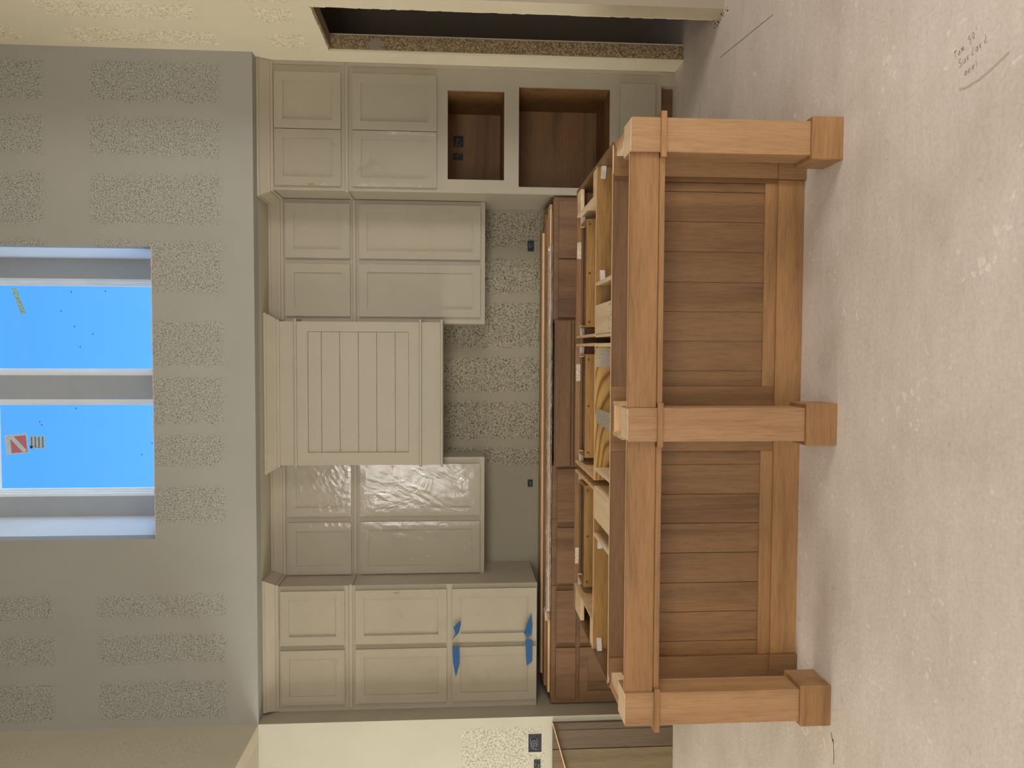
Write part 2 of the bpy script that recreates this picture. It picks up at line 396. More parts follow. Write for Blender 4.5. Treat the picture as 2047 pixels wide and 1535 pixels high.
# right: doorway into a dark closet
DY0, DY1, DZ = 4.724, 5.411, 2.455
struct('wall_right', boxes((XR, XR + .12, 4.57, DY0, 0, TOP), (XR, XR + .12, DY1, YB + .12, 0, TOP), (XR, XR + .12, DY0, DY1, DZ, TOP)), 'right')
struct('wall_right_return', boxes((XR + .12, 4.6, 4.57, 4.69, 0, TOP), (XR, XR + .12, 4.5695, 4.57, 0, TOP)), 'closet')  # return and stub end in darker closet tone; their shade put into the colour
struct('wall_closet', boxes((XR + .12, 4.4, 6.37, 6.45, 0, 2.9), (4.4, 4.5, 4.69, 6.45, 0, 2.9)), 'closet')
struct('ceiling_closet', boxes((XR + .12, 4.5, 4.69, 6.45, 2.9, 3.0)), 'closet')
# rough jambs of the doorway: board edges on both faces, strand board between
for nm, bb in (('trim_3', (XR + .014, XR + .106, DY1 - .014, DY1, 0, DZ)), ('trim_4', (XR + .014, XR + .106, DY0, DY0 + .014, 0, DZ)),
               ('trim_5', (XR + .014, XR + .106, DY0 + .014, DY1 - .014, DZ - .014, DZ))):
    struct(nm, boxes(bb), 'osb')
bm = bmesh.new(); z = 0.02
while z < DZ - .02:     # ragged board edge along the near jamb and under the header
    l = random.uniform(.01, .05); box(bm, XR - .002, XR + .012, DY0 - .001, DY0 + random.uniform(.001, .010), z, z + l); z += l
y = DY0
while y < DY1 - .03:
    l = random.uniform(.01, .04); box(bm, XR - .002, XR + .012, y, y + l, DZ - random.uniform(.001, .008), DZ + .001); y += l
struct('trim_6', bm, 'right')
# smears of joint compound on the far jamb
bm = bmesh.new()
prism(bm, [(XR + .015, 2.17), (XR + .05, 2.19), (XR + .085, 2.16), (XR + .088, 2.10), (XR + .06, 2.09), (XR + .045, 2.12), (XR + .016, 2.08)], 'y', DY1 - .018, DY1 - .014)
prism(bm, [(XR + .012, 1.74), (XR + .03, 1.73), (XR + .018, 1.70), (XR + .012, 1.69)], 'y', DY1 - .018, DY1 - .014)
struct('trim_7', bm, 'closet')
# the rest of the great room behind the camera
struct('wall_front', boxes((-7, 4.7, -2.7, -2.6, 0, TOP)), 'mudwall')
struct('wall_right_outer', boxes((4.6, 4.7, -2.6, 4.69, 0, TOP)), 'mudwall')
struct('ceiling', boxes((XL - .12, 6, -4, YB + .12, TOP, TOP + .1)), 'mudwall')

# window stickers (flat print on the glass)
YG = YB + .0955
def tilt_rect(cx, cz, wx, wz, ang):
    c, s = math.cos(ang), math.sin(ang)
    return [(cx + u * c - v * s, cz + u * s + v * c) for u, v in ((-wx, -wz), (wx, -wz), (wx, wz), (-wx, wz))]
def sticker(par, poly, mat, d=0.0):
    return prism(bmesh.new(), poly, 'y', YG - .0015 - d, YG - .0005 - d)
t = thing('window_sticker', 'square red and white sticker with a diagonal white stripe on the left window pane', 'sticker', (-.752, YG, 4.99))
cx, cz = -.752, 5.06
obj('backing', sticker(t, tilt_rect(cx, cz, .078, .084, .09), 'stickwhite'), 'stickwhite', t)
obj('red_panel', sticker(t, tilt_rect(cx - .002, cz - .016, .066, .060, .09), 'stickred', .001), 'stickred', t, label='red printed square')
obj('stripe', sticker(t, tilt_rect(cx, cz - .012, .016, .080, -.85), 'stickwhite', .002), 'stickwhite', t)
obj('caption', sticker(t, tilt_rect(cx, cz + .064, .062, .010, .09), 'label_blue', .001), 'label_blue', t)
t = thing('specification_label', 'small white printed label with dark text rows below the red sticker', 'label', (-.738, YG, 4.85))
obj('backing', sticker(t, tilt_rect(-.738, 4.902, .050, .058, 0), 'label_blue'), 'label_blue', t)
for k in range(4):
    obj('text_row', sticker(t, tilt_rect(-.738, 4.945 - k * .028, .044, .005, 0), 'bluebox', .001), 'wire', t)
obj('print_mark', sticker(t, tilt_rect(-.776, 4.948, .010, .010, 0), 'bluebox', .002), 'bluebox', t)
single('window_strip_label', prism(bmesh.new(), tilt_rect(.378, 5.02, .108, .019, .32), 'y', YG - .0015, YG - .0005), 'label_green',
       'long narrow pale green sticker set aslant on the right window pane', 'sticker')

# ------------------------------------------------------------------ cabinet pieces
def shaker(parent, x0, x1, z0, z1, yf, mat='paint', rail=.062, wrap=None, th=.02, panel_mat=None, lab=None):
    """door: frame of stiles and rails, recessed panel, optional clear film; front face at y=yf"""
    th = th - .004      # hung on its hinges a little clear of the face frame
    fr = boxes((x0, x0 + rail, yf, yf + th, z0, z1), (x1 - rail, x1, yf, yf + th, z0, z1),
               (x0 + rail, x1 - rail, yf, yf + th, z0, z0 + rail), (x0 + rail, x1 - rail, yf, yf + th, z1 - rail, z1))
    d = obj('door', fr, mat, parent, label=lab)
    e = .004
    obj('door_panel', boxes((x0 + rail - e, x1 - rail + e, yf + .0095, yf + th - .001, z0 + rail - e, z1 - rail + e)), panel_mat or mat, d)
    if wrap:
        bm = bmesh.new(); nx, nz = 14, 20; g = []
        rnd = random.Random(int(x0 * 1000 + z0 * 77))
        for j in range(nz + 1):
            row = []
            for i in range(nx + 1):
                px = x0 - .001 + (x1 - x0 + .002) * i / nx; pz = z0 - .001 + (z1 - z0 + .002) * j / nz
                edge = min(i, nx - i, j, nz - j) == 0
                row.append(bm.verts.new((px, yf - (.0015 if edge else .002 + rnd.random() * .0009), pz)))
            g.append(row)
        for j in range(nz):
            for i in range(nx): bm.faces.new((g[j][i], g[j][i + 1], g[j + 1][i + 1], g[j + 1][i]))
        obj('protective_film', bm, 'film', d, label='clear plastic film wrinkled over the door')
    return d
def slab(name, parent, x0, x1, z0, z1, yf, mat, th=.02, bevel=.003):
    return obj(name, boxes((x0, x1, yf, yf + th, z0, z1)), mat, parent, bevel)
CROWN = [(0, 0), (-.012, 0), (-.012, .022), (-.020, .026), (-.022, .034), (-.052, .090), (-.058, .092), (-.058, .112), (0, .112)]
def crown_run(bm, pts, z0, z1):
    """crown moulding along a plan polyline pts (x,y); profile stands out to the room side (left-hand normal)"""
    k = (z1 - z0) / .112
    rings = []
    P = [Vector(p) for p in pts]
    for i, p in enumerate(P):
        if i == 0: d = (P[1] - P[0]).normalized(); nrm = Vector((d.y, -d.x))
        elif i == len(P) - 1: d = (P[-1] - P[-2]).normalized(); nrm = Vector((d.y, -d.x))
        else:
            a = (P[i] - P[i - 1]).normalized(); b = (P[i + 1] - P[i]).normalized()
            n1 = Vector((a.y, -a.x)); n2 = Vector((b.y, -b.x)); nrm = (n1 + n2); nrm = nrm / (nrm.length_squared / 2)
        rings.append([bm.verts.new((p.x + nrm.x * -o, p.y + nrm.y * -o, z0 + h * k)) for o, h in CROWN])
    for a, b in zip(rings, rings[1:]):
        for i in range(len(CROWN)):
            j = (i + 1) % len(CROWN); bm.faces.new((a[i], a[j], b[j], b[i]))
    bm.faces.new(rings[0]); bm.faces.new(rings[-1][::-1])
def frame_holes(x0, x1, z0, z1, y0, y1, holes):
    """a face sheet as strips around rectangular holes stacked vertically; holes = [(hx0,hx1,hz0,hz1)]"""
    bs = []; z = z0
    for hx0, hx1, hz0, hz1 in sorted(holes, key=lambda h: h[2]):
        if hz0 > z: bs.append((x0, x1, y0, y1, z, hz0))
        bs.append((x0, hx0, y0, y1, hz0, hz1)); bs.append((hx1, x1, y0, y1, hz0, hz1)); z = hz1
    if z1 > z: bs.append((x0, x1, y0, y1, z, z1))
    return boxes(*bs)

# --- tall oven cabinet on the right
YO = 5.612
oc = thing('oven_cabinet', 'tall greige painted oven cabinet with two empty appliance openings beside the doorway', 'cabinet', (1.58, YO, 0))
X0, X1 = 1.135, 2.03
O1 = (1.231, 1.863, 1.245, 1.65); O2 = (1.186, 1.899, .477, 1.139)
obj('face_frame', frame_holes(X0, X1, .10, 2.875, YO, YO + .02, [O1, O2]), 'paint', oc)
obj('side_panel', boxes((X0, X0 + .018, YO + .02, YB - .004, 0, 2.875)), 'paint', oc)
obj('side_panel', boxes((X1 - .018, X1, YO + .02, YB - .004, 0, 2.875)), 'paint', oc)
obj('scribe_moulding', boxes((2.008, 2.033, YO - .008, YO, .11, 2.873)), 'paint', oc)
obj('toe_kick', boxes((X0, 1.93, YO + .06, YO + .075, 0, .10)), 'brown', oc, label='dark recessed toe kick board')
obj('foot', boxes((1.93, X1, YO - .004, YO + .06, 0, .115)), 'paint', oc)
for nm, (a, b, c, d), bk, mt in (('microwave_opening', O1, 6.18, 'ply_v'), ('oven_opening', O2, 6.18, 'ply_v')):
    y0, y1 = YO + .02, bk
    obj('opening_lining', boxes((a - .012, a, y0, y1, c - .012, d + .012), (b, b + .012, y0, y1, c - .012, d + .012), (a, b, y0, y1, c - .012, c),
        (a, b, y0, y1, d, d + .012), (a, b, y1, y1 + .01, c - .012, d + .012)), mt, oc, label='brown plywood lining of the ' + nm.replace('_', ' '))
shaker(oc, 1.164, 1.557, 2.403, 2.867, YO - .02, wrap=1); shaker(oc, 1.562, 1.955, 2.403, 2.867, YO - .02)
shaker(oc, 1.164, 1.557, 1.728, 2.324, YO - .02, wrap=1); shaker(oc, 1.562, 1.955, 1.728, 2.324, YO - .02)
slab('drawer_front', oc, 1.16, 1.938, .145, .406, YO - .02, 'paint')
obj('shelf_moulding', boxes((X0 - .010, X1, YO - .012, YO, 2.352, 2.376)), 'paint', oc, .003)
bm = bmesh.new(); crown_run(bm, [(X1, YO), (X0, YO), (X0, 5.905)][::-1], 2.874, 2.979); obj('crown_moulding', bm, 'paint', oc)
obj('shelf_moulding', boxes((X0 - .012, X0, YO, 5.90, 2.352, 2.376)), 'paint', oc, .003)

# --- wall cabinets either side of the hood
YU = 5.92
def wall_cab(nm, lab, x0, x1, doors, wraps):
    t = thing(nm, lab, 'cabinet', ((x0 + x1) / 2, YU, 1.37))
    obj('carcass', boxes((x0, x1, YU + .02, YB - .003, 1.372, 2.875)), 'paint', t)
    obj('face_frame', boxes((x0, x1, YU, YU + .02, 1.370, 2.878)), 'paint', t)
    for (a, b), wp in zip(doors, wraps):
        shaker(t, a, b, 2.386, 2.864, YU - .02, wrap=wp & 1, rail=.066)
        shaker(t, a, b, 1.405, 2.318, YU - .02, wrap=wp & 2, rail=.060)
    obj('shelf_moulding', boxes((x0, x1, YU - .012, YU, 2.342, 2.368)), 'paint', t, .003)
    bm = bmesh.new(); crown_run(bm, [(x0, YU), (x1, YU)], 2.878, 2.979); obj('crown_moulding', bm, 'paint', t)
    return t
wall_cab('wall_cabinet', 'greige stacked wall cabinet of four panelled doors between hood and oven cabinet', .207, 1.132,
         [(.256, .649), (.691, 1.097)], [0, 0])
wall_cab('wall_cabinet', 'greige stacked wall cabinet with film wrapped doors left of the range hood', -1.735, -.816,
         [(-1.708, -1.309), (-1.262, -.866)], [3, 3])

# --- range hood
YH = 5.75
hd = thing('range_hood', 'greige painted boxed range hood with a planked front panel and ledge mouldings', 'range hood', (-.32, YH, 1.685))
a, b = -.848, .211
obj('body', boxes((a, b, YH + .012, YB - .003, 1.705, 2.90)), 'paint', hd)
obj('front_frame', boxes((a, a + .094, YH - .006, YH + .012, 1.862, 2.752), (b - .073, b, YH - .006, YH + .012, 1.862, 2.752),
                 (a + .094, b - .073, YH - .006, YH + .012, 2.674, 2.752), (a + .094, b - .073, YH - .006, YH + .012, 1.862, 1.938)), 'paint', hd)
zs = [1.938, 2.037, 2.173, 2.307, 2.442, 2.576, 2.674]
for z0, z1 in zip(zs, zs[1:]):
    obj('plank', boxes((a + .095, b - .074, YH, YH + .011, z0 + .0015, z1 - .0015)), 'paint', hd, .0012)
obj('upper_frieze', boxes((a, b, YH - .004, YH + .012, 2.770, 2.90)), 'paint', hd)
obj('ledge_moulding', boxes((a - .014, b + .022, YH - .022, YH + .3, 2.752, 2.771)), 'paint', hd, .004)
obj('lower_band', boxes((a, b, YH - .004, YH + .012, 1.703, 1.843)), 'paint', hd)
obj('ledge_moulding', boxes((a - .014, b + .022, YH - .022, YH + .3, 1.843, 1.862)), 'paint', hd, .004)
obj('ledge_moulding', boxes((a - .014, b + .022, YH - .022, YH + .3, 1.685, 1.704)), 'paint', hd, .004)
bm = bmesh.new(); crown_run(bm, [(a, 6.0), (a, YH - .004), (b, YH - .004), (b, 6.0)], 2.876, 2.978)
obj('crown_moulding', bm, 'paint', hd)

# --- pantry on the left, standing on the base cabinet line
YL = 5.645
pc = thing('pantry_cabinet', 'tall greige pantry cabinet with six film wrapped doors against the left alcove wall', 'cabinet', (-2.18, YL, .88))
x0, x1 = -2.628, -1.719
obj('carcass', boxes((x0, x1, YL + .02, YB - .003, .99, 2.875)), 'paint', pc)
obj('face_frame', boxes((x0, x1, YL, YL + .02, .985, 2.878)), 'paint', pc)
obj('filler', boxes((-2.649, x0, YL + .004, YL + .024, .985, 2.978)), 'paint', pc)
for (a, b) in ((-2.593, -2.190), (-2.150, -1.752)):
    shaker(pc, a, b, 2.398, 2.860, YL - .02, wrap=1); shaker(pc, a, b, 1.655, 2.320, YL - .02, wrap=1); shaker(pc, a, b, .99, 1.614, YL - .02, wrap=1)
obj('shelf_moulding', boxes((x0, x1 + .010, YL - .012, YL, 2.343, 2.368)), 'paint', pc, .003)
obj('shelf_moulding', boxes((x1, x1 + .012, YL, 5.90, 2.343, 2.368)), 'paint', pc, .003)
bm = bmesh.new(); crown_run(bm, [(x0, YL), (x1, YL), (x1, 5.90)], 2.874, 2.979); obj('crown_moulding', bm, 'paint', pc)

# blue tape flags on the lower pantry doors
YT = YL - .0285
def flag(pts, lab):
    bm = bmesh.new(); A = []; n_ = len(pts)
    for i, (x, z) in enumerate(pts): A.append(bm.verts.new((x, YT - .004 - (.012 if i in (1, 2) else 0), z)))
    B = [bm.verts.new((v.co.x, v.co.y + .0015, v.co.z)) for v in A]
    bm.faces.new(A); bm.faces.new(B[::-1])
    for i in range(n_): j = (i + 1) % n_; bm.faces.new((A[i], B[i], B[j], A[j]))
    single('painters_tape', bm, 'tape', lab, 'tape', 'blue tape tabs on the pantry doors')
flag([(-2.128, 1.618), (-2.08, 1.585), (-2.03, 1.607), (-1.985, 1.552), (-2.02, 1.552), (-2.075, 1.566)], 'crumpled blue tape tab at the top of the right lower pantry door')
flag([(-2.175, 1.612), (-2.175, 1.562), (-2.30, 1.560), (-2.405, 1.588), (-2.29, 1.608)], 'long pointed blue tape tab at the top of the left lower pantry door')
flag([(-2.125, 1.062), (-2.085, 1.085), (-2.05, 1.074), (-1.945, 1.030), (-2.03, 1.020), (-2.10, 1.026)], 'folded blue tape tab at the bottom of the right lower pantry door')
flag([(-2.138, 1.073), (-2.138, 1.024), (-2.295, 1.022), (-2.335, 1.062), (-2.25, 1.068)], 'flat ragged blue tape tab at the bottom of the left lower pantry door')
# little handwritten hinge marks on the doors
for x, z, y, lab in ((-.885, 2.06, YU - .0255, 'tiny dark handwriting on the film of the tall door left of the hood'),
                     (-1.775, 2.02, YL - .0255, 'tiny pencil marks at the top right of the middle pantry door'),
                     (1.172, 2.61, YO - .0255, 'tiny pencil marks on the film of the top oven cabinet door')):
    bm = bmesh.new(); rnd = random.Random(int(z * 100))
    for k in range(5):
        xx = x - .004 + rnd.random() * .003; zz = z + (k - 2) * .009
        prism(bm, [(xx, zz), (xx + .010, zz + .003), (xx + .010, zz + .0045), (xx, zz + .0015)], 'y', y, y + .0005)
        prism(bm, [(xx, zz), (xx + .0015, zz), (xx + .007, zz + .007), (xx + .0055, zz + .007)], 'y', y, y + .0005)
    single('handwritten_mark', bm, 'marker', lab, 'writing')

# --- base cabinets along the back wall (stained wood)
YBF = 5.645
def base_cab(lab, x0, x1, drawers, doors, y=YBF, mat='brown', extra=None):
    t = thing('base_cabinet', lab, 'cabinet', ((x0 + x1) / 2, y, 0))
    obj('face_frame', boxes((x0, x1, y, y + .02, .10, .877)), mat, t)
    obj('side_panel', boxes((x0, x0 + .016, y + .02, YB - .003, .0, .877)), mat, t)
    obj('side_panel', boxes((x1 - .016, x1, y + .02, YB - .003, .0, .877)), mat, t)
    obj('back_rail', boxes((x0 + .016, x1 - .016, YB - .02, YB - .003, .10, .877)), mat, t)
    obj('stretcher', boxes((x0 + .016, x1 - .016, y + .02, y + .10, .855, .872)), 'raw_x', t)
    obj('toe_kick', boxes((x0, x1, y + .07, y + .085, 0, .10)), 'brown_h', t)
    for a, b in drawers: slab('drawer_front', t, a, b, .693, .843, y - .02, mat)
    for a, b in doors: shaker(t, a, b, .13, .665, y - .02, mat)
    return t
base_cab('dark stained base cabinet with two drawers against the oven cabinet side', .232, 1.128, [(.247, .668), (.684, 1.093)], [(.247, .668), (.684, 1.093)])
base_cab('dark stained two drawer base cabinet left of the cooktop cabinet', -1.741, -.846, [(-1.72, -1.307), (-1.262, -.865)], [(-1.72, -1.307), (-1.262, -.865)])
base_cab('dark stained base cabinet below the pantry, beside the left wall', -2.636, -1.745, [(-2.603, -2.211), (-2.173, -1.776)], [(-2.603, -2.211), (-2.173, -1.776)])
ct = thing('cooktop_base_cabinet', 'dark stained cooktop base cabinet standing proud below the range hood', 'cabinet', (-.307, 5.57, 0))
obj('face_frame', boxes((-.842, .228, 5.575, 5.595, .10, .872)), 'brown_h', ct)
obj('side_panel', boxes((-.842, -.826, 5.595, YB - .003, 0, .872)), 'brown', ct); obj('side_panel', boxes((.212, .228, 5.595, YB - .003, 0, .872)), 'brown', ct)
obj('drawer_front', boxes((-.835, .222, 5.555, 5.575, .755, .868)), 'brown_h', ct, .002)
obj('rail_moulding', boxes((-.835, .222, 5.545, 5.575, .735, .753)), 'brown_h', ct, .003)
shaker(ct, -.80, -.31, .13, .70, 5.555, 'brown'); shaker(ct, -.30, .19, .13, .70, 5.555, 'brown')
obj('toe_kick', boxes((-.842, .228, 5.66, 5.675, 0, .10)), 'brown_h', ct)

# --- loose trim boards lying along the base cabinets
rnd = random.Random(9)
def board(x0, x1, y, wd, z, th, rot, mat, lab, nm='trim_board', group='loose trim boards on the base cabinets', drop=0):
    bm = boxes((-(x1 - x0) / 2, (x1 - x0) / 2, -wd / 2, wd / 2, 0, th))
    bmesh.ops.bevel(bm, geom=list(bm.edges), offset=.002, segments=1, affect='EDGES')
    o = obj(nm, bm, mat); o.location = ((x0 + x1) / 2, y, z); o.rotation_euler = (0, drop, rot)
    o['label'] = lab; o['category'] = 'board'; o['group'] = group
    return o
B0 = .8775
board(-2.50, 1.10, 6.05, .20, B0, .019, 0.000, 'maple_h', 'wide stained board lying rearmost on the base cabinets, against the back wall')
board(-2.56, 1.04, 5.93, .14, B0 + .0195, .019, .006, 'maple_h', 'second trim board, resting on the widest one near the back wall')
board(-2.45, .95, 6.08, .09, B0 + .0195, .030, -.004, 'maple_h', 'thick narrow trim board on top of the pile, nearest the back wall', )
board(-2.58, 1.09, 5.775, .11, B0, .018, .010, 'raw_x', 'pale raw trim board lying along the middle of the base cabinets')
board(-2.55, .98, 5.79, .055, B0 + .0185, .022, .004, 'maple_h', 'slim stained strip resting on the pale raw board')
board(-2.50, .90, 5.90, .045, B0 + .039, .016, .007, 'raw_x', 'pale slim strip resting on the second trim board')
# plastic-wrapped bundle of thin mouldings
bu = thing('wrapped_moulding_bundle', 'bundle of thin mouldings in crinkled clear plastic at the front of the cabinets', 'moulding', (-.45, 5.675, B0))
for k, (dy, dz, ml) in enumerate(((0, 0, 'brown_h'), (.017, 0, 'raw_x'), (.034, 0, 'maple_h'), (.004, .013, 'raw_x'), (.021, .013, 'paint'), (.036, .013, 'brown_h'), (.012, .026, 'maple_h'), (.029, .026, 'raw_x'))):
    j = rnd.uniform(-.05, .05)
    obj('moulding_strip', boxes((-1.98 + j, 1.02 + j * .5, 5.652 + dy, 5.667 + dy, B0 + .002 + dz, B0 + .0135 + dz)), ml, bu, .0015)
bm = bmesh.new(); N = 90; rings = []
for i in range(N + 1):
    x = -1.94 + 2.72 * i / N; ring = []
    for k in range(12):
        an = 2 * math.pi * k / 12; rr = 1 + rnd.uniform(-.06, .10)
        yy = 5.679 + math.copysign(abs(math.cos(an)) ** .5, math.cos(an)) * .034 * rr
        zz = B0 + .0215 + math.copysign(abs(math.sin(an)) ** .5, math.sin(an)) * .0245 * rr
        ring.append(bm.verts.new((x + rnd.uniform(-.004, .004), yy, max(B0 + .0005, zz))))
    rings.append(ring)
for p, q in zip(rings, rings[1:]):
    for k in range(12): bm.faces.new((p[k], p[(k + 1) % 12], q[(k + 1) % 12], q[k]))
obj('plastic_wrap', bm, 'wrap', bu, label='crinkled clear plastic sleeve')
# knotted end of the sleeve
bm = bmesh.new()
for k in range(26):
    an = rnd.uniform(0, 6.28); l = rnd.uniform(.015, .05)
    p = Vector((-1.95 + rnd.uniform(-.03, .03), 5.675 + .02 * math.cos(an), B0 + .022 + .018 * math.sin(an)))
    q = p + Vector((rnd.uniform(-.04, .03), rnd.uniform(-.03, .01), rnd.uniform(-.01, .03))); w_ = .004
    a_, b_, c_ = bm.verts.new(p), bm.verts.new(q), bm.verts.new(p + Vector((w_, -w_, w_ * 3)))
    bm.faces.new((a_, b_, c_))
obj('sleeve_end', bm, 'wrap', bu)

# ------------------------------------------------------------------ electrical boxes
def ebox(lab, cx, cz, wx, hz, y, wires=3, nm='outlet_box'):
    """open box facing the camera at plane y: rim, dark inside, loops of wire"""
    t = thing(nm, lab, 'outlet box', (cx, y, cz - hz / 2)); a, b, c, d = cx - wx / 2, cx + wx / 2, cz - hz / 2, cz + hz / 2
    obj('rim', boxes((a, a + .004, y - .004, y - .0004, c, d), (b - .004, b, y - .004, y - .0004, c, d), (a, b, y - .004, y - .0004, c, c + .004), (a, b, y - .004, y - .0004, d - .004, d)), 'bluebox', t)
    obj('box_back', boxes((a + .004, b - .004, y - .0025, y - .0004, c + .004, d - .004)), 'black', t)
    rn = random.Random(int(cx * 100))
    bm = bmesh.new()
    for k in range(wires):
        ca, cb = rn.uniform(a + wx * .3, b - wx * .3), rn.uniform(c + hz * .3, d - hz * .3); ra, rb = wx * rn.uniform(.12, .28), hz * rn.uniform(.12, .28)
        a0 = rn.uniform(0, 6.28); pts = [Vector((ca + ra * math.cos(a0 + q * .7), y - .005 - .001 * q, cb + rb * math.sin(a0 + q * .7))) for q in range(rn.randint(4, 7))]
        for p0, p1 in zip(pts, pts[1:]):
            dv = (p1 - p0).normalized() * .0014; pr_ = Vector((-dv.z, 0, dv.x))
            q = [p0 + pr_, p1 + pr_, p1 - pr_, p0 - pr_]
            A = [bm.verts.new(v) for v in q]; Bv = [bm.verts.new(v + Vector((0, .003, 0))) for v in q]
            bm.faces.new(A); bm.faces.new(Bv[::-1])
            for i in range(4): j = (i + 1) % 4; bm.faces.new((A[i], Bv[i], Bv[j], A[j]))
    obj('wire', bm, 'wire', t)
    return t
ebox('black outlet box in the speckled backsplash wall, nearest the oven cabinet', .848, .99, .086, .052, YB)
ebox('small torn outlet cutout in the smooth backsplash wall left of the hood', -1.077, .985, .060, .042, YB, 2)
ebox('larger outlet box at the back of the microwave opening', 1.652, 1.573, .086, .078, 6.18, 4)
ebox('smaller outlet box at the back of the microwave opening', 1.532, 1.577, .055, .078, 6.18, 2)
ebox('wide outlet box full of wires on the dining room wall, nearest the corner', -2.845, 1.012, .132, .096, YS, 10)
ebox('narrow outlet box on the dining room wall, at the edge of the view', -3.02, .995, .10, .048, YS, 3)
# plaster collars round the dining room boxes
struct('trim_8', boxes((-2.925, -2.765, YS - .001, YS, .955, 1.072)), 'primer')

# ------------------------------------------------------------------ panels leaning in the dining room
lp = thing('cabinet_end_panel', 'dark brown upright cabinet panel standing at the dining room wall, far left', 'panel', (-2.95, 5.42, 0))
for a, b, mt in ((-2.742, -2.690, 'umber'), (-2.884, -2.744, 'umber'), (-3.30, -2.886, 'umber2')):
    obj('board', boxes((a, b, 5.44 if mt == 'umber' else 5.436, 5.462, 0, .885)), mt, lp, .002)
bm = bmesh.new()
prism(bm, [(-2.668, .890), (-2.675, .893), (-3.36, .706), (-3.36, .692)], 'y', 5.405, 5.432)
single('wood_strip', bm, 'raw_x', 'thin pale wood strip lying aslant across the dark panel at the far left', 'board')

# ------------------------------------------------------------------ island
ZI = .876
isl = thing('kitchen_island', 'long maple kitchen island without a top, three square posts along its front', 'kitchen island', (-.31, 3.9, 0))
def ib(name, bb, mat, bevel=.0015, label=None): return obj(name, boxes(*bb) if isinstance(bb[0], tuple) else boxes(bb), mat, isl, bevel, label)
posts = [(.807, .945), (-.369, -.231), (-1.558, -1.420)]
for a, b in posts:
    y0, y1 = 3.105, 3.243
    ps = ib('post', ((a, b, y0, y0 + .012, .132, ZI), (a, b, y1 - .012, y1, .132, ZI), (a, a + .012, y0 + .012, y1 - .012, .132, ZI), (b - .012, b, y0 + .012, y1 - .012, .132, ZI)), 'maple')
    obj('top_block', boxes((a + .004, b - .004, y0 + .004, y1 - .004, ZI - .03, ZI + .0015)), 'raw', ps, label='raw pale end block inside the post top')
    obj('post_base', boxes((a - .018, b + .018, y0 - .013, y1 + .020, 0, .132)), 'maple_h', ps, .003)
    obj('ring_moulding', boxes((a - .022, b + .022, y0 - .016, y0, .735, .757), (a - .022, a, y0, y1 + .01, .735, .757), (b, b + .022, y0, y1 + .01, .735, .757)), 'maple_h', ps)
for a, b in ((-.231, .807), (-1.420, -.369)):
    ib('apron', (a, b, 3.120, 3.138, .757, ZI), 'maple_h')
    ib('apron_moulding', (a, b, 3.108, 3.150, .735, .757), 'maple_h')
for a in (.905, -1.535):
    ib('side_apron', (a, a + .018, 3.243, 3.452, .757, ZI), 'maple_y')
# little bracket frames tying the posts back to the cabinets
ib('post_bracket', ((-.378, -.362, 3.25, 3.452, .80, .870), (-.240, -.224, 3.25, 3.452, .80, .870), (-.362, -.240, 3.25, 3.266, .80, .870), (-.362, -.240, 3.42, 3.436, .80, .870)), 'raw_x')
ib('post_bracket', ((.870, .905, 3.30, 3.452, .82, .868),), 'raw')
ib('post_bracket', ((-1.517, -1.47, 3.25, 3.452, .82, .868),), 'raw')
# planked back of the island
YP = 3.455
def bay(xs_, zlo=.176, zhi=.66):
    for p, q in zip(xs_, xs_[1:]):
        ib('plank', (min(p, q) + .0012, max(p, q) - .0012, YP + .009, YP + .020, zlo, zhi), 'panel', .0012)
bay([.767, .725, .59, .455, .317, .183, .048, -.086, -.157]); bay([-.454, -.518, -.655, -.79, -.928, -1.068, -1.205, -1.343, -1.412])
ib('stile', (.767, .80, YP, YP + .020, .12, ZI), 'panel'); ib('stile', (-.454, -.157, YP, YP + .020, .12, ZI), 'panel'); ib('stile', (-1.50, -1.412, YP, YP + .020, .12, ZI), 'panel')
ib('bottom_rail', (-.157, .767, YP, YP + .020, .12, .178), 'maple_h'); ib('bottom_rail', (-1.412, -.454, YP, YP + .020, .12, .178), 'maple_h')
ib('top_rail', (-.157, .767, YP, YP + .020, .66, ZI), 'brown_h', label='darker reddish top rail'); ib('top_rail', (-1.412, -.454, YP, YP + .020, .66, ZI), 'brown_h', label='darker reddish top rail')
ib('pilaster', (.785, .925, YP - .020, YP, .125, ZI), 'panel'); ib('pilaster', (-1.535, -1.405, YP - .020, YP, .125, ZI), 'panel')
ib('pilaster_base', (.780, .930, YP - .034, YP, 0, .130), 'panel'); ib('pilaster_base', (-1.540, -1.400, YP - .034, YP, 0, .130), 'panel')
ib('plinth', (-1.400, .780, YP - .014, YP, 0, .122), 'maple_h')
# cabinet boxes: front row (y 3.475..3.89) and kitchen row (3.90..4.55)
YM, YK = 3.885, 4.555
ib('back_sheet', (-1.535, .930, YP + .020, YP + .028, .10, ZI), 'raw_x', 0)
ib('end_panel', (.930, .945, YP + .0, YK, 0, ZI), 'panel'); ib('end_panel', (-1.550, -1.537, YP, YK, 0, ZI), 'panel')
ib('partition', (.335, .349, YP + .028, YM, .10, ZI), 'raw'); ib('partition', (-.944, -.928, YP + .028, YM, .10, ZI), 'raw')
ib('side_panel', (.072, .086, YP + .028, YM, .10, ZI), 'raw'); ib('side_panel', (.026, .040, YP + .028, YM, .10, ZI), 'raw')
ib('side_panel', (-.606, -.592, YP + .028, YM, .10, ZI), 'raw'); ib('side_panel', (-.700, -.686, YP + .028, YM, .10, ZI), 'raw')
ib('middle_sheet', (.086, .930, YM, YM + .012, .10, ZI), 'ply'); ib('middle_sheet', (-.655, .040, YM, YM + .012, .10, ZI), 'pine', label='pine plywood sheet with bold arched grain')
ib('middle_sheet', (-1.537, -.700, YM, YM + .012, .10, ZI), 'ply')
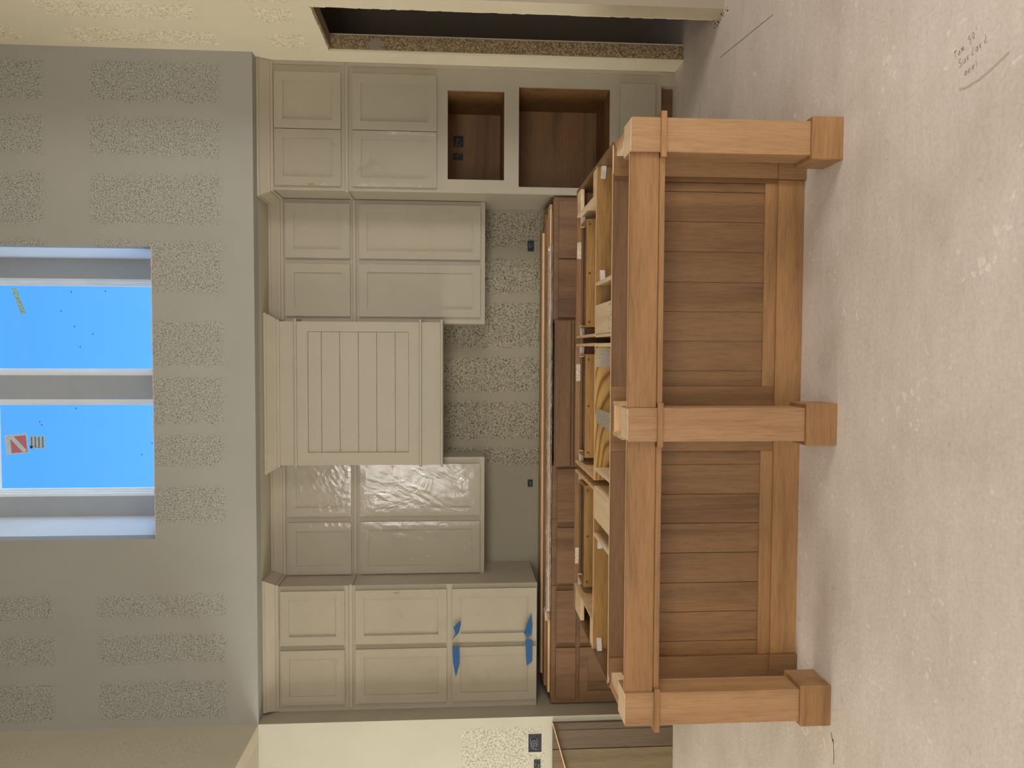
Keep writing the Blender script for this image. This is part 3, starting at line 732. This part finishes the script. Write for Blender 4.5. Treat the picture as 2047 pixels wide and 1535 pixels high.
ib('floor_sheet', (-1.537, .930, YP + .028, YK - .03, .10, .115), 'ply', 0)
ib('plywood_edge', (-1.537, .930, YP + .020, YP + .029, ZI, ZI + .0015), 'raw_x', 0, 'pale top edge of the sheet')
for a, b in ((.086, .930), (-.655, .040), (-1.537, -.700)):
    ib('plywood_edge', (a, b, YM, YM + .012, ZI, ZI + .0015), 'raw_x', 0, 'pale top edge of the sheet')
for a, b in ((-.231, .807), (-1.420, -.369)):
    ib('plywood_edge', (a, b, 3.134, 3.139, ZI, ZI + .0012), 'raw_x', 0, 'pale top edge of the apron')
# flat stretchers
ib('stretcher', (.088, .234, YP + .028, YM, .862, .875), 'raw'); ib('stretcher', (-.852, -.700, YP + .028, YM, .862, .875), 'raw')
ib('strap', (-.365, -.290, YP + .028, YM, .858, .868), 'label_grey', 0, 'grey cardboard strap')
# kitchen row sides
for a in (.786, .078, .030, -.660, -.714, -1.400):
    ib('side_panel', (a, a + .014, YM + .012, YK - .02, .10, ZI), 'raw_x' if a != .786 else 'raw')
for a, b in ((.092, .786), (-.646, .030), (-1.386, -.714)):
    ib('front_rail', (a, b, YK - .022, YK, .835, ZI), 'maple_h')
    ib('rail_lip', (a, b, YK - .034, YK - .022, .838, .850), 'brown_h')
    ib('drawer_box_back', (a + .045, b - .045, 4.30, 4.312, .70, .857), 'ply', .001)
    ib('drawer_box_side', (a + .045, a + .057, 4.312, YK - .04, .70, .857), 'ply', 0)
    ib('drawer_box_side', (b - .057, b - .045, 4.312, YK - .04, .70, .857), 'ply', 0)
    for u in (a + .075, (a + b) / 2, b - .075):
        bm = bmesh.new()
        bmesh.ops.create_cone(bm, cap_ends=True, segments=10, radius1=.007, radius2=.006, depth=.004, matrix=Matrix.Translation((u, 4.2985, .838)) @ Matrix.Rotation(math.pi / 2, 4, 'X'))
        obj('screw', bm, 'screw', isl)
ib('kitchen_face', (-1.537, .930, YK, YK + .018, .10, .83), 'brown', 0)
ib('face_stile', (.800, .930, YK - .022, YK, .30, ZI), 'maple_h', 0); ib('face_stile', (-1.537, -1.400, YK - .022, YK, .30, ZI), 'maple_h', 0)
# corner blocks on top of the filler gaps
for bb in ((.800, .928, 3.90, 4.00), (.800, .928, 4.41, 4.53), (-1.535, -1.402, 3.90, 3.985), (-1.535, -1.402, 4.30, 4.50)):
    ib('corner_block', (bb[0], bb[1], bb[2], bb[3], .852, .874), 'raw')
# white plastic corner clips
def clip(x, y, sgn):
    bm = bmesh.new()
    prism(bm, [(x, y), (x + .060 * sgn, y), (x + .060 * sgn, y - .012), (x + .02 * sgn, y - .018), (x, y - .034)], 'z', .832, .858)
    obj('corner_clip', bm, 'white', isl, .002, 'white plastic corner clip')
for x, y, s in ((.928, 3.884, -1), (.785, 4.52, -1), (.094, 4.52, 1), (.028, 4.52, -1), (-.644, 4.52, 1), (-.716, 4.52, -1), (-1.384, 4.52, 1), (-.95, 3.884, -1), (-1.535, 3.884, 1), (.351, 3.884, 1)):
    clip(x, y, s)
# printed labels
for a, b, z0, z1, y in ((.545, .641, .838, .874, YK - .0225), (-.175, -.075, .843, .874, YK - .0225), (-1.269, -1.172, .840, .872, YK - .0225)):
    ib('paper_label', (a, b, y - .0012, y, z0, z1), 'label', 0, 'cream printed paper label')
ib('paper_label', (-.078, .018, YM - .0012, YM - .0002, .775, .872), 'label_grey', 0, 'grey printed sheet')
bm = boxes((.104, .225, YP + .032, YP + .10, .8752, .8757)); obj('paper_label', bm, 'label', isl, label='cream printed paper label')

# ------------------------------------------------------------------ marks on the slab
def stroke(bm, p, q, w_):
    p = Vector(p); q = Vector(q); d = (q - p).normalized() * w_ / 2; nrm = Vector((-d.y, d.x))
    pts = [p - nrm, q - nrm, q + nrm, p + nrm]
    A = [bm.verts.new((v.x, v.y, .0006)) for v in pts]; bm.faces.new(A)
def polyline(bm, pts, w_):
    for p, q in zip(pts, pts[1:]): stroke(bm, p, q, w_)
# handwriting (legible part: 50')
GL = {'S': [(.6, .9), (.2, 1), (0, .75), (.3, .5), (.6, .25), (.3, 0), (0, .1)], 'e': [(0, .3), (.5, .35), (.4, .6), (.1, .5), (.05, .15), (.45, .05)],
      'a': [(.5, .5), (.1, .5), (.05, .1), (.4, .05), (.5, .5), (.55, 0)], 'l': [(.1, 1), (.15, 0)], 'n': [(0, .5), (.05, 0), (.1, .4), (.35, .5), (.45, 0)],
      't': [(.2, .95), (.2, 0), (.4, .05), (.2, .6), (0, .6), (.45, .6)], 'd': [(.5, 1), (.45, .5), (.1, .4), (.1, .05), (.45, .1), (.5, 0)],
      '5': [(.55, 1), (.1, 1), (.1, .6), (.5, .55), (.45, .1), (0, 0)], '0': [(.3, 1), (.05, .5), (.3, 0), (.55, .5), (.3, 1)], "'": [(.2, 1.1), (.2, .8)],
      'm': [(0, 0), (.05, .5), (.25, .4), (.28, 0), (.3, .4), (.5, .5), (.55, 0)], 'u': [(0, .5), (.1, 0), (.4, .1), (.45, .5), (.5, 0)],
      'r': [(0, .5), (.1, 0), (.12, .4), (.4, .5)], 'T': [(0, 1), (.7, 1), (.35, 1), (.3, 0)], 'y': [(0, .5), (.2, .1), (.45, .5), (.1, -.4)]}
def write(text, org, u, h, lab):
    u = Vector(u).normalized(); v = Vector((-u.y, u.x)); x = 0; bm = bmesh.new(); org = Vector(org)
    for ch in text:
        if ch in GL:
            polyline(bm, [org + u * ((x + a * .8) * h) + v * (b_ * h) for a, b_ in GL[ch]], .0024)
        x += .75
    single('floor_writing', bm, 'pencil', lab, 'writing', 'pencilled notes on the slab')
d_ = (.26, -.97)
write("Tum 50'", (.930, 2.385), (.30, -.95), .024, "faint pencilled note ending in 50' on the concrete, furthest from the camera")
write('Surdard', (.895, 2.36), (.25, -.97), .026, 'faint pencilled word in the middle of three on the concrete')
write('scanel', (.855, 2.37), (.15, -.98), .024, 'faint pencilled word nearest the pink chalk smear on the concrete')
bm = bmesh.new(); polyline(bm, [(.828, 2.36), (.822, 2.33), (.824, 2.30), (.826, 2.27), (.836, 2.22), (.86, 2.14)], .007)
single('chalk_line', bm, 'chalk', 'short pinkish chalk smear on the concrete beside the pencilled notes', 'mark')
bm = bmesh.new(); polyline(bm, [(1.772, 4.625), (1.752, 4.42), (1.740, 4.31), (1.716, 4.08), (1.69, 3.84)], .003)
single('floor_scratch', bm, 'pencil_dark', 'long dark hairline scratch on the slab near the doorway', 'mark')
bm = bmesh.new(); polyline(bm, [(-1.60, 3.085), (-1.63, 3.07), (-1.62, 3.065), (-1.66, 3.06), (-1.72, 3.055)], .005)
single('floor_scratch', bm, 'marker', 'small dark scrape on the slab beside the left island post', 'mark')
# crumbs of debris along the return wall base
bm = bmesh.new(); rnd = random.Random(3)
for k in range(34):
    x = rnd.uniform(2.0, 2.5) if k > 16 else rnd.uniform(1.985, 2.03); y = 4.55 - rnd.random() * .03 if k > 16 else rnd.uniform(4.5, 4.75)
    s = rnd.uniform(.002, .007); box(bm, x - s * .6, x + s * .6, y - s, y + s * .6, 0, s * .6)
o = obj('debris', bm, 'marker'); o['kind'] = 'stuff'; o['label'] = 'dark crumbs of debris along the foot of the wall at the doorway'; o['category'] = 'debris'
